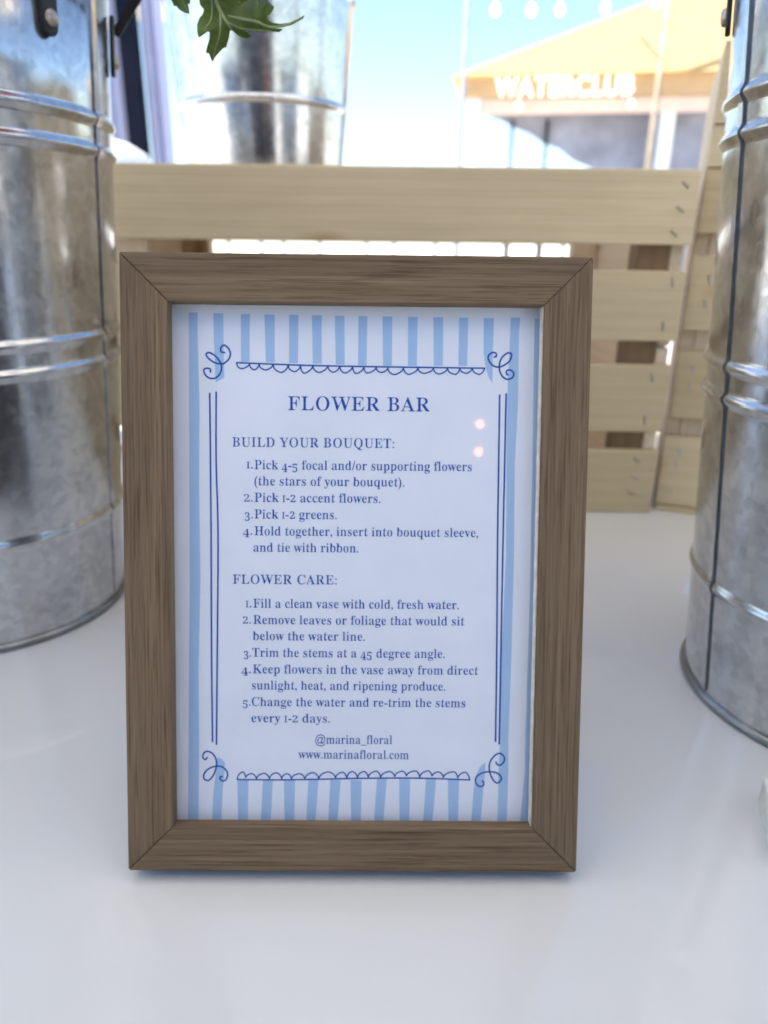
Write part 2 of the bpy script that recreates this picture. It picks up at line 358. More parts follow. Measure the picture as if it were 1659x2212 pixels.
STRIPES = [
   [(-38.25, 186.11), (-35.29, 186.14), (-35.47, 170.6), (-38.3, 170.57)] ,
   [(-30.51, 186.06), (-27.16, 186.1), (-27.13, 170.44), (-30.08, 170.41)] ,
   [(-22.38, 186.02), (-19.32, 186.05), (-19.46, 170.29), (-22.41, 170.26)] ,
   [(-14.92, 185.97), (-11.67, 186.0), (-11.58, 170.14), (-14.53, 170.11)] ,
   [(-7.36, 185.92), (-4.2, 185.95), (-4.01, 169.99), (-6.96, 169.96)] ,
   [(0.4, 185.87), (3.37, 185.9), (3.24, 169.85), (0.4, 169.82)] ,
   [(8.35, 185.82), (11.61, 185.86), (11.63, 169.75), (8.72, 169.72)] ,
   [(16.79, 185.78), (19.96, 185.81), (19.85, 169.83), (16.9, 169.8)] ,
   [(25.14, 185.74), (28.4, 185.77), (28.47, 169.92), (25.51, 169.89)] ,
   [(33.68, 185.7), (36.66, 185.73), (36.56, 170.01), (33.63, 169.98)] ,
   [(-47.32, 186.28), (-44.07, 186.31), (-43.96, 173.32), (-43.83, 165.24), (-46.67, 163.81), (-47.18, 178.18)] ,
   [(41.75, 185.63), (45.11, 185.67), (44.99, 172.48), (45.04, 164.56), (43.68, 166.48), (42.73, 169.65), (41.93, 174.21)] ,
   [(-55.4, 186.43), (-52.44, 186.46), (-52.49, 180.31), (-52.08, 155.63), (-52.45, 129.37), (-52.24, 98.15), (-53.12, 66.37), (-53.16, 42.17), (-53.6, 11.86), (-57.24, 11.84), (-56.49, 58.31), (-55.82, 98.12), (-55.62, 137.06), (-55.5, 167.6)] ,
   [(50.66, 185.92), (53.87, 185.96), (53.51, 181.43), (53.7, 158.82), (53.07, 138.07), (53.43, 106.89), (53.33, 75.15), (52.87, 44.14), (53.11, 33.04), (52.91, 11.61), (49.7, 11.59), (49.75, 33.02), (50.17, 44.13), (50.01, 75.12), (50.77, 106.86), (50.28, 138.04), (50.09, 158.78), (50.6, 181.4)] ,
   [(58.63, 185.71), (63.98, 185.76), (67.54, 11.69), (57.41, 11.64), (58.73, 31.43), (58.77, 44.18), (59.12, 91.13), (58.97, 138.12), (58.57, 181.49)] ,
   [(-40.15, 28.4), (-36.32, 28.42), (-36.56, 13.08), (-39.89, 13.07)] ,
   [(-31.34, 28.45), (-27.9, 28.47), (-28.77, 13.13), (-32.11, 13.11)] ,
   [(-24.14, 28.49), (-20.33, 28.52), (-20.62, 13.17), (-23.88, 13.15)] ,
   [(-15.72, 28.54), (-12.24, 28.56), (-13.31, 13.21), (-16.46, 13.19)] ,
   [(-8.18, 28.59), (-4.56, 28.61), (-5.78, 13.25), (-8.86, 13.23)] ,
   [(-1.23, 28.63), (2.58, 28.65), (2.39, 13.3), (-0.88, 13.28)] ,
   [(7.86, 29.06), (11.23, 29.08), (10.15, 13.34), (7.0, 13.32)] ,
   [(15.56, 29.11), (19.26, 29.13), (19.19, 13.39), (15.84, 13.37)] ,
   [(24.81, 29.16), (28.26, 29.19), (27.14, 13.43), (23.98, 13.41)] ,
   [(32.33, 29.21), (36.19, 29.23), (36.07, 13.48), (32.76, 13.46)] ,
   [(45.19, 35.22), (45.13, 32.63), (44.69, 26.54), (43.81, 13.52), (40.65, 13.51), (41.35, 26.52), (42.02, 30.71), (43.44, 33.76)] ,
   [(-46.96, 36.43), (-45.49, 35.87), (-44.32, 34.37), (-44.49, 30.95), (-45.19, 25.25), (-45.7, 13.03), (-48.96, 13.02), (-48.33, 24.47), (-47.55, 30.94)] ,
]
TEXT = [
  ('FLOWER BAR', -22.77, 24.48, 154.86),
  ('BUILD YOUR BOUQUET:', -41.30, 12.63, 142.62),
  ('1.', -36.67, -34.41, 135.38),
  ('Pick 4-5 focal and/or supporting flowers', -33.95, 38.67, 135.17),
  ('(the stars of your bouquet).', -33.96, 16.19, 129.80),
  ('2.', -37.53, -34.54, 124.32),
  ('Pick 1-2 accent flowers.', -33.98, 8.25, 124.25),
  ('3.', -37.25, -34.56, 118.72),
  ('Pick 1-2 greens.', -34.00, -6.41, 118.66),
  ('4.', -37.91, -34.70, 113.20),
  ('Hold together, insert into bouquet sleeve,', -34.01, 41.23, 113.00),
  ('and tie with ribbon.', -34.33, 0.93, 107.48),
  ('FLOWER CARE:', -41.36, -6.30, 96.54),
  ('1.', -37.15, -35.07, 88.48),
  ('Fill a clean vase with cold, fresh water.', -34.49, 35.12, 88.40),
  ('2.', -38.03, -35.26, 82.93),
  ('Remove leaves or foliage that would sit', -34.51, 37.10, 82.81),
  ('below the water line.', -34.68, 3.34, 77.28),
  ('3.', -37.78, -35.30, 71.53),
  ('Trim the stems at a 45 degree angle.', -34.89, 30.60, 71.53),
  ('4.', -38.62, -35.32, 65.85),
  ('Keep flowers in the vase away from direct', -34.72, 42.08, 65.81),
  ('sunlight, heat, and ripening produce.', -35.05, 30.94, 60.22),
  ('5.', -38.09, -35.54, 54.50),
  ('Change the water and re-trim the stems', -35.07, 37.86, 54.46),
  ('every 1-2 days.', -35.25, -8.40, 48.80),
  ('@marina_floral', -13.39, 12.98, 41.40),
  ('www.marinafloral.com', -19.25, 18.76, 36.14),
]

# ------------------------------------------------------------------ framed card
FW, FH, FI, FT = 0.15113, 0.20384, 0.01525, 0.0176
fr = tag(empty('picture_frame', (-0.0091, 0.18098, 0.00509), (R(-16.9), 0, R(0.485))),
         'brown oak picture frame leaning back on the counter with a blue striped flower bar card', 'picture frame')
def rail(L, w, reb=0.0068):
    """mitred moulding along local X, outer edge at z=0, inner edge at z=w, front at y=0; rebate lip behind"""
    bm = bmesh.new(); h = L / 2
    prof = [(0, 0), (0, w), (0.0055, w), (0.0055, w - 0.005), (FT, w - 0.005), (FT, 0)]     # (y, z)
    a = [bm.verts.new((-h + z, y, z)) for y, z in prof]; b = [bm.verts.new((h - z, y, z)) for y, z in prof]
    n = len(prof)
    bm.faces.new(a); bm.faces.new(b[::-1])
    for i in range(n): bm.faces.new((a[i], a[(i + 1) % n], b[(i + 1) % n], b[i]))
    return bm
G = 0.00006
rl = []
rl.append(obj('rail', rail(FW - 2 * G, FI), M_OAK, fr, (0, 0, 0)))
rl.append(obj('rail', rail(FW - 2 * G, FI), M_OAK, fr, (0, 0, FH), (0, R(180), 0)))
rl.append(obj('rail', rail(FH - 2 * G, FI), M_OAK, fr, (-FW / 2, 0, FH / 2), (0, R(90), 0)))
rl.append(obj('rail', rail(FH - 2 * G, FI), M_OAK, fr, (FW / 2, 0, FH / 2), (0, R(-90), 0)))
for o in rl:
    b = o.modifiers.new('bevel', 'BEVEL'); b.width = 0.0005; b.segments = 2; b.limit_method = 'ANGLE'; b.angle_limit = R(50)
obj('glass', box(-FW / 2 + 0.0105, FW / 2 - 0.0105, 0.0056, 0.0066, 0.0105, FH - 0.0105), M_GLASS, fr)
obj('backing_board', box(-FW / 2 + 0.0106, FW / 2 - 0.0106, 0.0075, 0.0150, 0.0106, FH - 0.0106), M_TAUPE, fr)
ie = obj('inner_edge_sheen', box(-0.0003, 0.0, 0.0012, 0.0054, -FH / 2 + FI + 0.0002, FH / 2 - FI - 0.0002), M_EDGESHEEN, fr, (FW / 2 - FI - 0.0001, 0, FH / 2)); ie['label'] = 'light painted along the inner edge of the right rail'  # painted sheen: a pale strip in place of light on this wall
# easel strut behind
st = bmesh.new()
for q in (((-0.03, 0.0152, 0.15), (0.03, 0.0152, 0.15), (0.03, 0.0172, 0.15), (-0.03, 0.0172, 0.15)), ):
    top = [st.verts.new(p) for p in q]
    bot = [st.verts.new(p) for p in ((-0.035, 0.0745, 0.0228), (0.035, 0.0745, 0.0228), (0.035, 0.0765, 0.0235), (-0.035, 0.0765, 0.0235))]
    st.faces.new(top); st.faces.new(bot[::-1])
    for i in range(4): st.faces.new((top[i], top[(i + 1) % 4], bot[(i + 1) % 4], bot[i]))
obj('easel_strut', st, M_TAUPE, fr)

# --- the printed card
CARD_Y = 0.0070
def ccw(p):
    a = sum(p[i - 1][0] * p[i][1] - p[i][0] * p[i - 1][1] for i in range(len(p)))
    return list(p) if a > 0 else list(p)[::-1]
def flat_union(bm, polys, y, mi):
    """union of overlapping 2-D polygons (mm) as flat faces facing the viewer at depth y"""
    verts = []; faces = []
    for p in map(ccw, polys):
        faces.append(list(range(len(verts), len(verts) + len(p)))); verts += [Vector((q[0], q[1])) for q in p]
    vo, eo, fo, _, _, forig = delaunay_2d_cdt(verts, [], faces, 0, 1e-5)
    bv = [bm.verts.new((v.x / 1000, y, v.y / 1000)) for v in vo]
    for f, og in zip(fo, forig):
        if og:
            try: fc = bm.faces.new([bv[i] for i in f]); fc.material_index = mi
            except ValueError: pass
def stroke(pts, w, polys):
    n = 10
    for i, p in enumerate(pts):
        polys.append([(p[0] + w / 2 * math.cos(2 * math.pi * k / n + 0.1), p[1] + w / 2 * math.sin(2 * math.pi * k / n + 0.1)) for k in range(n)])
        if i:
            a = pts[i - 1]; d = Vector((p[0] - a[0], p[1] - a[1]))
            if d.length < 1e-6: continue
            nn = Vector((-d.y, d.x)).normalized() * w / 2
            polys.append([(a[0] + nn.x, a[1] + nn.y), (a[0] - nn.x, a[1] - nn.y), (p[0] - nn.x, p[1] - nn.y), (p[0] + nn.x, p[1] + nn.y)])
def sp2(p, n=6): return [(v.x, v.y) for v in spline([(a, b, 0) for a, b in p], n)]
cb = bmesh.new()
X0, Z0, Z1 = FW * 500 - 11, 11.0, FH * 1000 - 11
pv = [cb.verts.new((x / 1000, CARD_Y, z / 1000)) for x, z in ((-X0, Z0), (X0, Z0), (X0, Z1), (-X0, Z1))]
pb = [cb.verts.new((v.co.x, CARD_Y + 0.0002, v.co.z)) for v in pv]
cb.faces.new(pv); cb.faces.new(pb[::-1])
for i in range(4): cb.faces.new((pv[i], pb[i], pb[(i + 1) % 4], pv[(i + 1) % 4]))
def clampx(p): return (max(-X0 + 0.2, min(X0 - 0.2, p[0])), max(Z0 + 0.2, min(Z1 - 0.2, p[1])))
for s_ in STRIPES: flat_union(cb, [[clampx(p) for p in s_]], CARD_Y - 0.00003, 1)
for fl in (FL_TL, FL_TR, FL_BL, FL_BR):
    P = []; stroke(sp2(fl, 4), 0.56, P); flat_union(cb, P, CARD_Y - 0.00006, 2)
P = []; stroke(sp2(TOPLINE, 8), 0.50, P)
for i in range(19): stroke(sp2([TOPN[i], ((TOPN[i][0] * 0.78 + TOPB[i][0] * 0.22), TOPN[i][1] * 0.4 + TOPB[i][1] * 0.6), TOPB[i], ((TOPN[i + 1][0] * 0.72 + TOPB[i][0] * 0.28), TOPN[i + 1][1] * 0.45 + TOPB[i][1] * 0.55), TOPN[i + 1]], 3), 0.46, P)
flat_union(cb, P, CARD_Y - 0.00006, 2)
P = []; stroke(sp2(BOTLINE, 8), 0.50, P)
for i in range(19): stroke(sp2([BOTN[i], ((BOTN[i][0] * 0.72 + BOTP[i][0] * 0.28), BOTN[i][1] * 0.4 + BOTP[i][1] * 0.6), BOTP[i], ((BOTN[i + 1][0] * 0.72 + BOTP[i][0] * 0.28), BOTN[i + 1][1] * 0.42 + BOTP[i][1] * 0.58), BOTN[i + 1]], 3), 0.46, P)
flat_union(cb, P, CARD_Y - 0.00006, 2)
for V in (V1, V2, V3, V4):
    P = []; stroke(sp2(V, 6), 0.56, P); flat_union(cb, P, CARD_Y - 0.00006, 2)

# --- serif lettering: glyph outlines of the built-in font's bold serif alphabet, heavy stems slimmed to book weight
def serif(c):
    if 'A' <= c <= 'Z': return chr(0x1D400 + ord(c) - 65)
    if 'a' <= c <= 'z': return chr(0x1D41A + ord(c) - 97)
    if '0' <= c <= '9': return chr(0x1D7CE + ord(c) - 48)
    return c
chars = sorted(set(''.join(t[0] for t in TEXT)) - {' '} | {'I'})
tmp = {}
todo = [('HH', serif('H') * 2, 'FRONT')]
for c in chars: todo += [(c, serif(c), 'NONE'), ('w' + c, serif('H') + serif(c) + serif('H'), 'FRONT')]
for key, body, fill in todo:
    cu = bpy.data.curves.new('glyph', 'FONT'); cu.body = body; cu.resolution_u = 4; cu.fill_mode = fill
    o = bpy.data.objects.new('glyph', cu); COL.objects.link(o); tmp[key] = o
bpy.context.view_layer.update()
dg = bpy.context.evaluated_depsgraph_get()
def extent(o):
    me = o.evaluated_get(dg).to_mesh(); xs = [v.co.x for v in me.vertices]; w = (min(xs), max(xs)); o.evaluated_get(dg).to_mesh_clear(); return w
def loops_of(o):
    e = o.evaluated_get(dg); me = e.to_mesh()
    P = [Vector((v.co.x, v.co.y)) for v in me.vertices]; nb = {}
    for ed in me.edges:
        a, b = ed.vertices; nb.setdefault(a, []).append(b); nb.setdefault(b, []).append(a)
    e.to_mesh_clear(); seen = set(); out = []
    for st in nb:
        if st in seen: continue
        lp = [st]; seen.add(st); cur = st
        while True:
            nx = [q for q in nb[cur] if q not in seen]
            if not nx: break
            cur = nx[0]; seen.add(cur); lp.append(cur)
        pts = [P[q] for q in lp]
        pts = [p for k, p in enumerate(pts) if (p - pts[k - 1]).length > 1e-5]
        if len(pts) > 2: out.append(pts)
    return out
def inside(p, loops):
    c = False
    for L in loops:
        for k in range(len(L)):
            a, b = L[k - 1], L[k]
            if (a.y > p.y) != (b.y > p.y) and p.x < (b.x - a.x) * (p.y - a.y) / (b.y - a.y) + a.x: c = not c
    return c
def slim(loops, thin=0.062, keep=0.54):
    new = []
    for L in loops:
        Q = []
        for k, p in enumerate(L):
            d = L[(k + 1) % len(L)] - L[k - 1]
            if d.length < 1e-7: Q.append(p); continue
            n = Vector((-d.y, d.x)).normalized()
            if not inside(p + n * 0.004, loops): n = -n
            if not inside(p + n * 0.004, loops): Q.append(p); continue
            best = 9.0; o = p + n * 0.002
            for M in loops:
                for q in range(len(M)):
                    a, b = M[q - 1], M[q]; e = b - a; den = n.x * e.y - n.y * e.x
                    if abs(den) < 1e-9: continue
                    t = ((a.x - o.x) * e.y - (a.y - o.y) * e.x) / den; u = ((a.x - o.x) * n.y - (a.y - o.y) * n.x) / den
                    if t > 1e-4 and -1e-6 <= u <= 1 + 1e-6: best = min(best, t)
            t = best + 0.002
            sh = 0 if t > 0.24 or t < thin else 0.5 * (t - thin) * (1 - keep)
            Q.append(p + Vector((n.x * sh, n.y * sh * 0.3)))
        new.append(Q)
    return new
def fill_loops(loops):
    vs = []; ed = []
    for L in loops:
        b = len(vs); vs += L; ed += [(b + k, b + (k + 1) % len(L)) for k in range(len(L))]
    vo, eo, fo, _, _, _ = delaunay_2d_cdt(vs, ed, [], 0, 1e-6)
    fs = [tuple(f) for f in fo if inside(sum((vo[q] for q in f), Vector((0, 0))) / len(f), loops)]
    return [(v.x, v.y) for v in vo], fs
GL = {}; AD = {}
hh = extent(tmp['HH']); hh = hh[1] - hh[0]
for c in chars:
    L = loops_of(tmp[c])
    GL[c] = fill_loops(slim(L) if c.isalnum() else L)
    used = {q for f in GL[c][1] for q in f}
    w = extent(tmp['w' + c]); AD[c] = w[1] - w[0] - hh
for o in tmp.values():
    d = o.data; bpy.data.objects.remove(o); bpy.data.curves.remove(d)
AD[' '] = 0.27
def lay(text, x0, x1, base, em, title):
    pen = 0.0; items = []
    for i, c in enumerate(text):
        g, sx, sy, dy = c, 1.0, 1.0, 0.0
        if c.isdigit() and not title:                # old-style figures
            if c == '1': g, sx, sy = 'I', 0.72, 0.74
            elif c == '2': sx, sy = 0.86, 0.76
            else: sx, sy, dy = 0.88, 0.88, -0.19
        if g in '.,' : sx = sy = 1.0
        items.append((g, pen, sx, sy, dy)); pen += AD[g] * sx + (0.035 if title else 0.0)
    xs = [(p + v[0] * sx) for g, p, sx, sy, dy in items if g != ' ' for v in GL[g][0]]
    a, b = min(xs), max(xs); k = (x1 - x0) / (b - a)
    for g, p, sx, sy, dy in items:
        if g == ' ': continue
        vs = [cb.verts.new(((x0 + (p + x * sx - a) * k) / 1000, CARD_Y - 0.00006, (base + (y * sy + dy) * em) / 1000)) for x, y in GL[g][0]]
        for f in GL[g][1]:
            try: fc = cb.faces.new([vs[i] for i in f]); fc.material_index = 2
            except ValueError: pass
for t, x0, x1, base in TEXT:
    up = t.isupper()
    lay(t, x0, x1, base, 6.75 if t == 'FLOWER BAR' else 4.6 if up else 4.5, up)
cme = bpy.data.meshes.new('printed_card'); cb.to_mesh(cme); cb.free()
for m_ in (M_PAPER, M_STRIPE, M_INK): cme.materials.append(m_)
obj('printed_card', cme, [M_PAPER], fr)

# ------------------------------------------------------------------ galvanised buckets
BH = 0.335
ZS = [(0.0592, 1.0), (0.1441, 1.25), (0.1573, 1.25), (0.2435, 1.25), (0.2571, 1.25)]
def rad(z): return 0.0704 + 0.0875 * z
def bucket_profile():
    outer = []
    def add(z, d=0): outer.append((rad(z) + d, z))
    add(0.0035); z = 0.0035
    for c, k in ZS:
        h = 0.0036
        add(c - h - 0.0005)
        for i in range(9):
            u = -1 + 2 * i / 8; add(c + u * h, 0.0015 * k * (0.5 + 0.5 * math.cos(math.pi * u)))
        add(c + h + 0.0005)
    add(BH)
    inner = [(r - 0.0012, z) for r, z in reversed(outer)]
    return outer + inner[:-1] + [(rad(0) - 0.0012, 0.006), (0, 0.006), (0, 0.0045), (rad(0.0035), 0.0035)]
body_me = None; ring_me = None; rim_me = None
def ring(z, d, r, n=96):
    return lathe([(rad(z) + d + r * math.cos(2 * math.pi * i / 10), z + r * math.sin(2 * math.pi * i / 10)) for i in range(10)], n, closed=True)
def cyl(a, z, d=0): 
    a = R(a); r = rad(z) + d; return Vector((r * math.cos(a), r * math.sin(a), z))
def seam_bm(a, wdeg=2.6, d=0.0008, tilt=0.0):
    bm = bmesh.new(); rows = []
    N = 240
    for i in range(N + 1):
        z = 0.006 + (BH - 0.008) * i / N
        k = 0
        for c, kk in ZS:
            if abs(z - c) < 0.0037: k = max(k, 0.0013 * kk * (0.5 + 0.5 * math.cos(math.pi * (z - c) / 0.0037)))
        aa = a + tilt * (i / N)
        rows.append([bm.verts.new(cyl(aa - wdeg / 2, z, k - 0.0004)), bm.verts.new(cyl(aa - wdeg / 2, z, d + k)), bm.verts.new(cyl(aa + wdeg / 2, z, d + k)), bm.verts.new(cyl(aa + wdeg / 2, z, k - 0.0004))])
    for A, B in zip(rows[:-1], rows[1:]):
        for j in range(4): bm.faces.new((A[j], A[(j + 1) % 4], B[(j + 1) % 4], B[j]))
    bm.faces.new(rows[0]); bm.faces.new(rows[-1][::-1])
    return bm
def ear(parent, a, z0):
    """dark rounded lug with a rivet, riveted to the wall at angle a (deg)"""
    o = empty('ear', tuple(cyl(a, z0, 0.0005)), (0, R(5.0), R(a)))
    o.parent = parent
    pts = []
    w, h = 0.0043, 0.0165
    for i in range(13): t = math.pi * i / 12; pts.append((w * math.cos(t), h * 0.55 + w * math.sin(t)))
    for i in range(13): t = math.pi + math.pi * i / 12; pts.append((w * 0.95 * math.cos(t), -h * 0.55 + w * math.sin(t)))
    bm = bmesh.new()
    A = [bm.verts.new((0.0, x, z)) for x, z in pts]; B = [bm.verts.new((0.0022 - 0.03 * x * x / w, x, z)) for x, z in pts]
    bm.faces.new(A[::-1]); bm.faces.new(B)
    for i in range(len(pts)): bm.faces.new((A[i], A[(i + 1) % len(pts)], B[(i + 1) % len(pts)], B[i]))
    e = obj('ear', bm, M_DARKMETAL, parent, o.location, o.rotation_euler, bevel=0.0006)
    bpy.data.objects.remove(o)
    rv = lathe([(0, 0.0021), (0.0018, 0.0020), (0.0029, 0.0015), (0.0033, 0.0008), (0.0033, 0)], 28)
    obj('rivet', rv, M_RIVET, e, (0.0020, 0, -0.0066), (0, R(90), 0), smooth=True)
    return e
def bucket(label, loc, seam, ears, scale=1.0, rot=0, tilt=0.0, groove=0.26, dark=False):
    global body_me, ring_me, rim_me
    b = tag(empty('metal_bucket', loc, (0, 0, R(rot)), scale), label, 'bucket', 'tall galvanised flower buckets')
    o = obj('body', body_me or lathe(bucket_profile(), 128), M_ZINC, b, smooth=True); body_me = o.data
    o = obj('base_ring', ring_me or ring(0.0022, 0.0004, 0.0020), M_RING, b, smooth=True); ring_me = o.data
    o = obj('rim', rim_me or ring(BH, 0.0005, 0.0034), M_ZINC, b, smooth=True); rim_me = o.data
    se = obj('seam', seam_bm(seam - 1.6, tilt=tilt), M_ZINC, b, smooth=False)
    obj('seam_edge', seam_bm(seam, groove, 0.0007, tilt=tilt), M_GROOVE if dark else M_ZINC, se)
    for a, z in ears: ear(b, a, z)
    return b
b1 = bucket('tall grey galvanised bucket left of the picture frame, with a riveted lug facing the camera', (-0.232, 0.386, 0), -1.0, [(-22.3, 0.2965), (15.5, 0.2935)])
b2 = bucket('tall bluish galvanised bucket right of the picture frame, with a long dark seam line', (0.2248, 0.2975, 0), -171.5, [(157.0, 0.296)], tilt=-13.5, groove=0.25, dark=True)
b3 = bucket('blurred galvanised bucket standing on the low wooden crate under the hanging leaf', (-0.1078, 0.698, 0.2526), 60.0, [(150.0, 0.296)], scale=0.94)
# strap handle swung out from the lug of the left bucket
hp = [Vector((0.0935, 0.0335, 0.300)), Vector((0.1058, 0.0340, 0.3155)), Vector((0.121, 0.035, 0.336)), Vector((0.136, 0.038, 0.352)), Vector((0.142, 0.05, 0.366)), Vector((0.130, 0.085, 0.380))]
hb = bmesh.new(); rows = []
sp_ = spline(hp, 8)
for i, p in enumerate(sp_):
    t = (sp_[min(i + 1, len(sp_) - 1)] - sp_[max(i - 1, 0)]).normalized()
    s1 = Vector((0.62, 0.25, -0.5)); s1 = (s1 - t * s1.dot(t)).normalized(); s2 = t.cross(s1)
    rows.append([hb.verts.new(p + s1 * a + s2 * c) for a, c in ((-0.0022, -0.0009), (0.0022, -0.0009), (0.0022, 0.0009), (-0.0022, 0.0009))])
for A, B in zip(rows[:-1], rows[1:]):
    for j in range(4): hb.faces.new((A[j], A[(j + 1) % 4], B[(j + 1) % 4], B[j]))
hb.faces.new(rows[0]); hb.faces.new(rows[-1][::-1])
obj('handle', hb, M_DARKMETAL, b1, bevel=0.0005)

# ------------------------------------------------------------------ wooden crates
def board(name, parent, x0, x1, y0, y1, z0, z1, m=M_PINE, axis='X'):
    """board whose grain (local X) runs along the given axis"""
    c = Vector(((x0 + x1) / 2, (y0 + y1) / 2, (z0 + z1) / 2)); d = Vector((x1 - x0, y1 - y0, z1 - z0)) / 2
    if axis == 'X': bm, r = box(-d.x, d.x, -d.y, d.y, -d.z, d.z), (0, 0, 0)
    elif axis == 'Y': bm, r = box(-d.y, d.y, -d.x, d.x, -d.z, d.z), (0, 0, R(90))
    else: bm, r = box(-d.z, d.z, -d.y, d.y, -d.x, d.x), (0, R(90), 0)
    return obj(name, bm, m, parent, c, r, bevel=0.0009)
def staple(parent, x, z, y, ang, L=0.006):
    bm = tube([(-L / 2, 0.002, 0), (-L / 2, -0.0003, 0), (L / 2, -0.0003, 0), (L / 2, 0.002, 0)], 0.0006, 6)
    return obj('staple', bm, M_STAPLE, parent, (x, y, z), (0, R(ang), 0))
def crate(label, loc, rz, w, dep, rows, post_h, back=True, floor=True):
    c = tag(empty('wooden_crate', loc, (0, 0, R(rz))), label, 'crate', 'pale slatted wooden crates')
    T = 0.010
    for z0, z1 in rows:
        board('front_board', c, 0, w, 0, T, z0, z1)
        if back: board('back_board', c, 0, w, dep - T, dep, z0, z1)
    zt = rows[-1][1]; zm = zt * 0.52
    for sx in (0, w - T):
        for z0, z1 in ((0.0008, zm - 0.0006), (zm + 0.0006, zt)): board('side_board', c, sx, sx + T, T + 0.0005, dep - T - 0.0005, z0, z1, M_PINE2, 'Y')
    for px in (T + 0.0004, w - T - 0.0234):
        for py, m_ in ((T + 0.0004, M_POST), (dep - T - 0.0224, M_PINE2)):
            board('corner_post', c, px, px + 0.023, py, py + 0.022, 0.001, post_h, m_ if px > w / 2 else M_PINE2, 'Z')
    if floor:
        for k in range(3):
            yy = T + 0.024 + k * (dep - 2 * T - 0.048) / 3
            board('floor_board', c, T + 0.001, w - T - 0.001, yy, yy + (dep - 2 * T - 0.048) / 3 - 0.006, 0.0005, 0.009, M_PINE2)
    return c
c1 = crate('low wooden slat crate behind the picture frame, carrying a bucket on its deck', (-0.209, 0.5425, 0), 0.0, 0.426, 0.235,
           [(0.0004, 0.0520), (0.0674, 0.1191), (0.1370, 0.1868), (0.2044, 0.2534)], 0.2460)
deck = board('deck', c1, 0.0105, 0.235, 0.0105, 0.2245, 0.2465, 0.2525, M_PINE2); deck['label'] = 'thin deck board inside the top of the crate'
for x, z, a in ((0.4155, 0.2440, 42), (0.4145, 0.2280, 30), (0.4125, 0.2120, 38), (0.4165, 0.1790, 80), (0.4145, 0.1485, 82), (0.4115, 0.1105, 72), (0.4105, 0.0770, 78), (0.4095, 0.0440, 35), (0.4090, 0.0300, 28), (0.4080, 0.0175, 40)):
    staple(c1, x, z, 0, a)
c2 = crate('taller wooden slat crate turned slightly, between the low crate and the right bucket', (0.2232, 0.5520, 0), -20.0, 0.36, 0.20,
           [(0.0049, 0.0618), (0.0772, 0.1292), (0.1445, 0.1975), (0.2122, 0.2545), (0.2556, 0.2815), (0.2826, 0.3320)], 0.3310, back=False)
board('bottom_runner', c2, 0.0, 0.36, -0.003, 0.006, 0.0, 0.0040)
for x, z, a in ((0.012, 0.243, 78), (0.012, 0.228, 80), (0.014, 0.181, 70), (0.0135, 0.164, 72), (0.0125, 0.116, 64), (0.0120, 0.103, 70), (0.0125, 0.050, 62), (0.0115, 0.040, 70), (0.0105, 0.018, 66)):
    staple(c2, x, z, 0, a)

# small whitewashed block at the right edge
wb = tag(empty('wooden_block', (0.1482, 0.2213, 0), (0, 0, R(-18))), 'small rough whitewashed wooden block on the counter in front of the right bucket', 'block')
bb = prism([(0.0, 0.0), (0.06, 0.0), (0.06, 0.0125), (0.0, 0.0115)], -0.032, 0.0)
bmesh.ops.subdivide_edges(bb, edges=bb.edges, cuts=6, use_grid_fill=True)
for v in bb.verts:
    v.co += Vector((random.uniform(-1, 1), random.uniform(-1, 1), 0.0)) * 0.0001
obj('block_body', bb, M_WHITEWASH, wb)
obj('slot_strip', box(0.006, 0.058, -0.0175, -0.0145, 0.0126, 0.0132), M_POST, wb)

# ------------------------------------------------------------------ chrysanthemum sprig hanging over the left bucket's rim
Mc = camo.matrix_world.to_3x3()
def at(u, v, depth):
    """photo pixel (1659 wide) to the point at an optical depth: used only to read shapes off at their real distance"""
    return camo.matrix_world.translation + Mc @ Vector(((u - 829.5) / 1534 * depth, -(v - 1106) / 1534 * depth, -depth))
spg = tag(empty('chrysanthemum_sprig', tuple(at(470, -60, 0.26))), 'green lobed chrysanthemum leaves hanging down from the left bucket', 'flower sprig')
OR = Vector(spg.location)
def leaf(name, pts, depth, curl, veins):
    """outline in leaf units (photo detail px): meshed with inner points, curled in depth, given thickness"""
    P = ccw([(345 + a * 0.2, b * 0.2) for a, b in pts])
    xs = [p[0] for p in P]; ys = [p[1] for p in P]
    inner = []
    st_ = 3.0; y = min(ys)
    while y < max(ys):
        x = min(xs)
        while x < max(xs):
            inner.append((x + random.uniform(-.5, .5), y + random.uniform(-.5, .5))); x += st_
        y += st_
    vs = [Vector(p) for p in P] + [Vector(p) for p in inner]
    vo, eo, fo, _, _, og = delaunay_2d_cdt(vs, [], [list(range(len(P)))], 0, 1e-4)
    bm = bmesh.new()
    def lift(u, v): return depth + curl((u - 345) / 0.2, v / 0.2)
    bv = [bm.verts.new(at(p.x, p.y, lift(p.x, p.y)) - OR) for p in vo]
    for f, o in zip(fo, og):
        if o: bm.faces.new([bv[i] for i in f])
    bmesh.ops.delete(bm, geom=[v for v in bm.verts if not v.link_faces], context='VERTS')
    lf = obj(name, bm, M_LEAF, spg, smooth=True)
    so = lf.modifiers.new('thick', 'SOLIDIFY'); so.thickness = 0.0004; so.offset = 0
    for vv, r0, r1 in veins:
        q = spline([(*p, 0) for p in vv], 6)
        bm = tube([at(345 + p.x * 0.2, p.y * 0.2, lift(345 + p.x * 0.2, p.y * 0.2) - 0.0004) - OR for p in q], [r0 + (r1 - r0) * i / (len(q) - 1) for i in range(len(q))], 6)
        obj('vein', bm, M_VEIN, lf, smooth=True)
    return lf
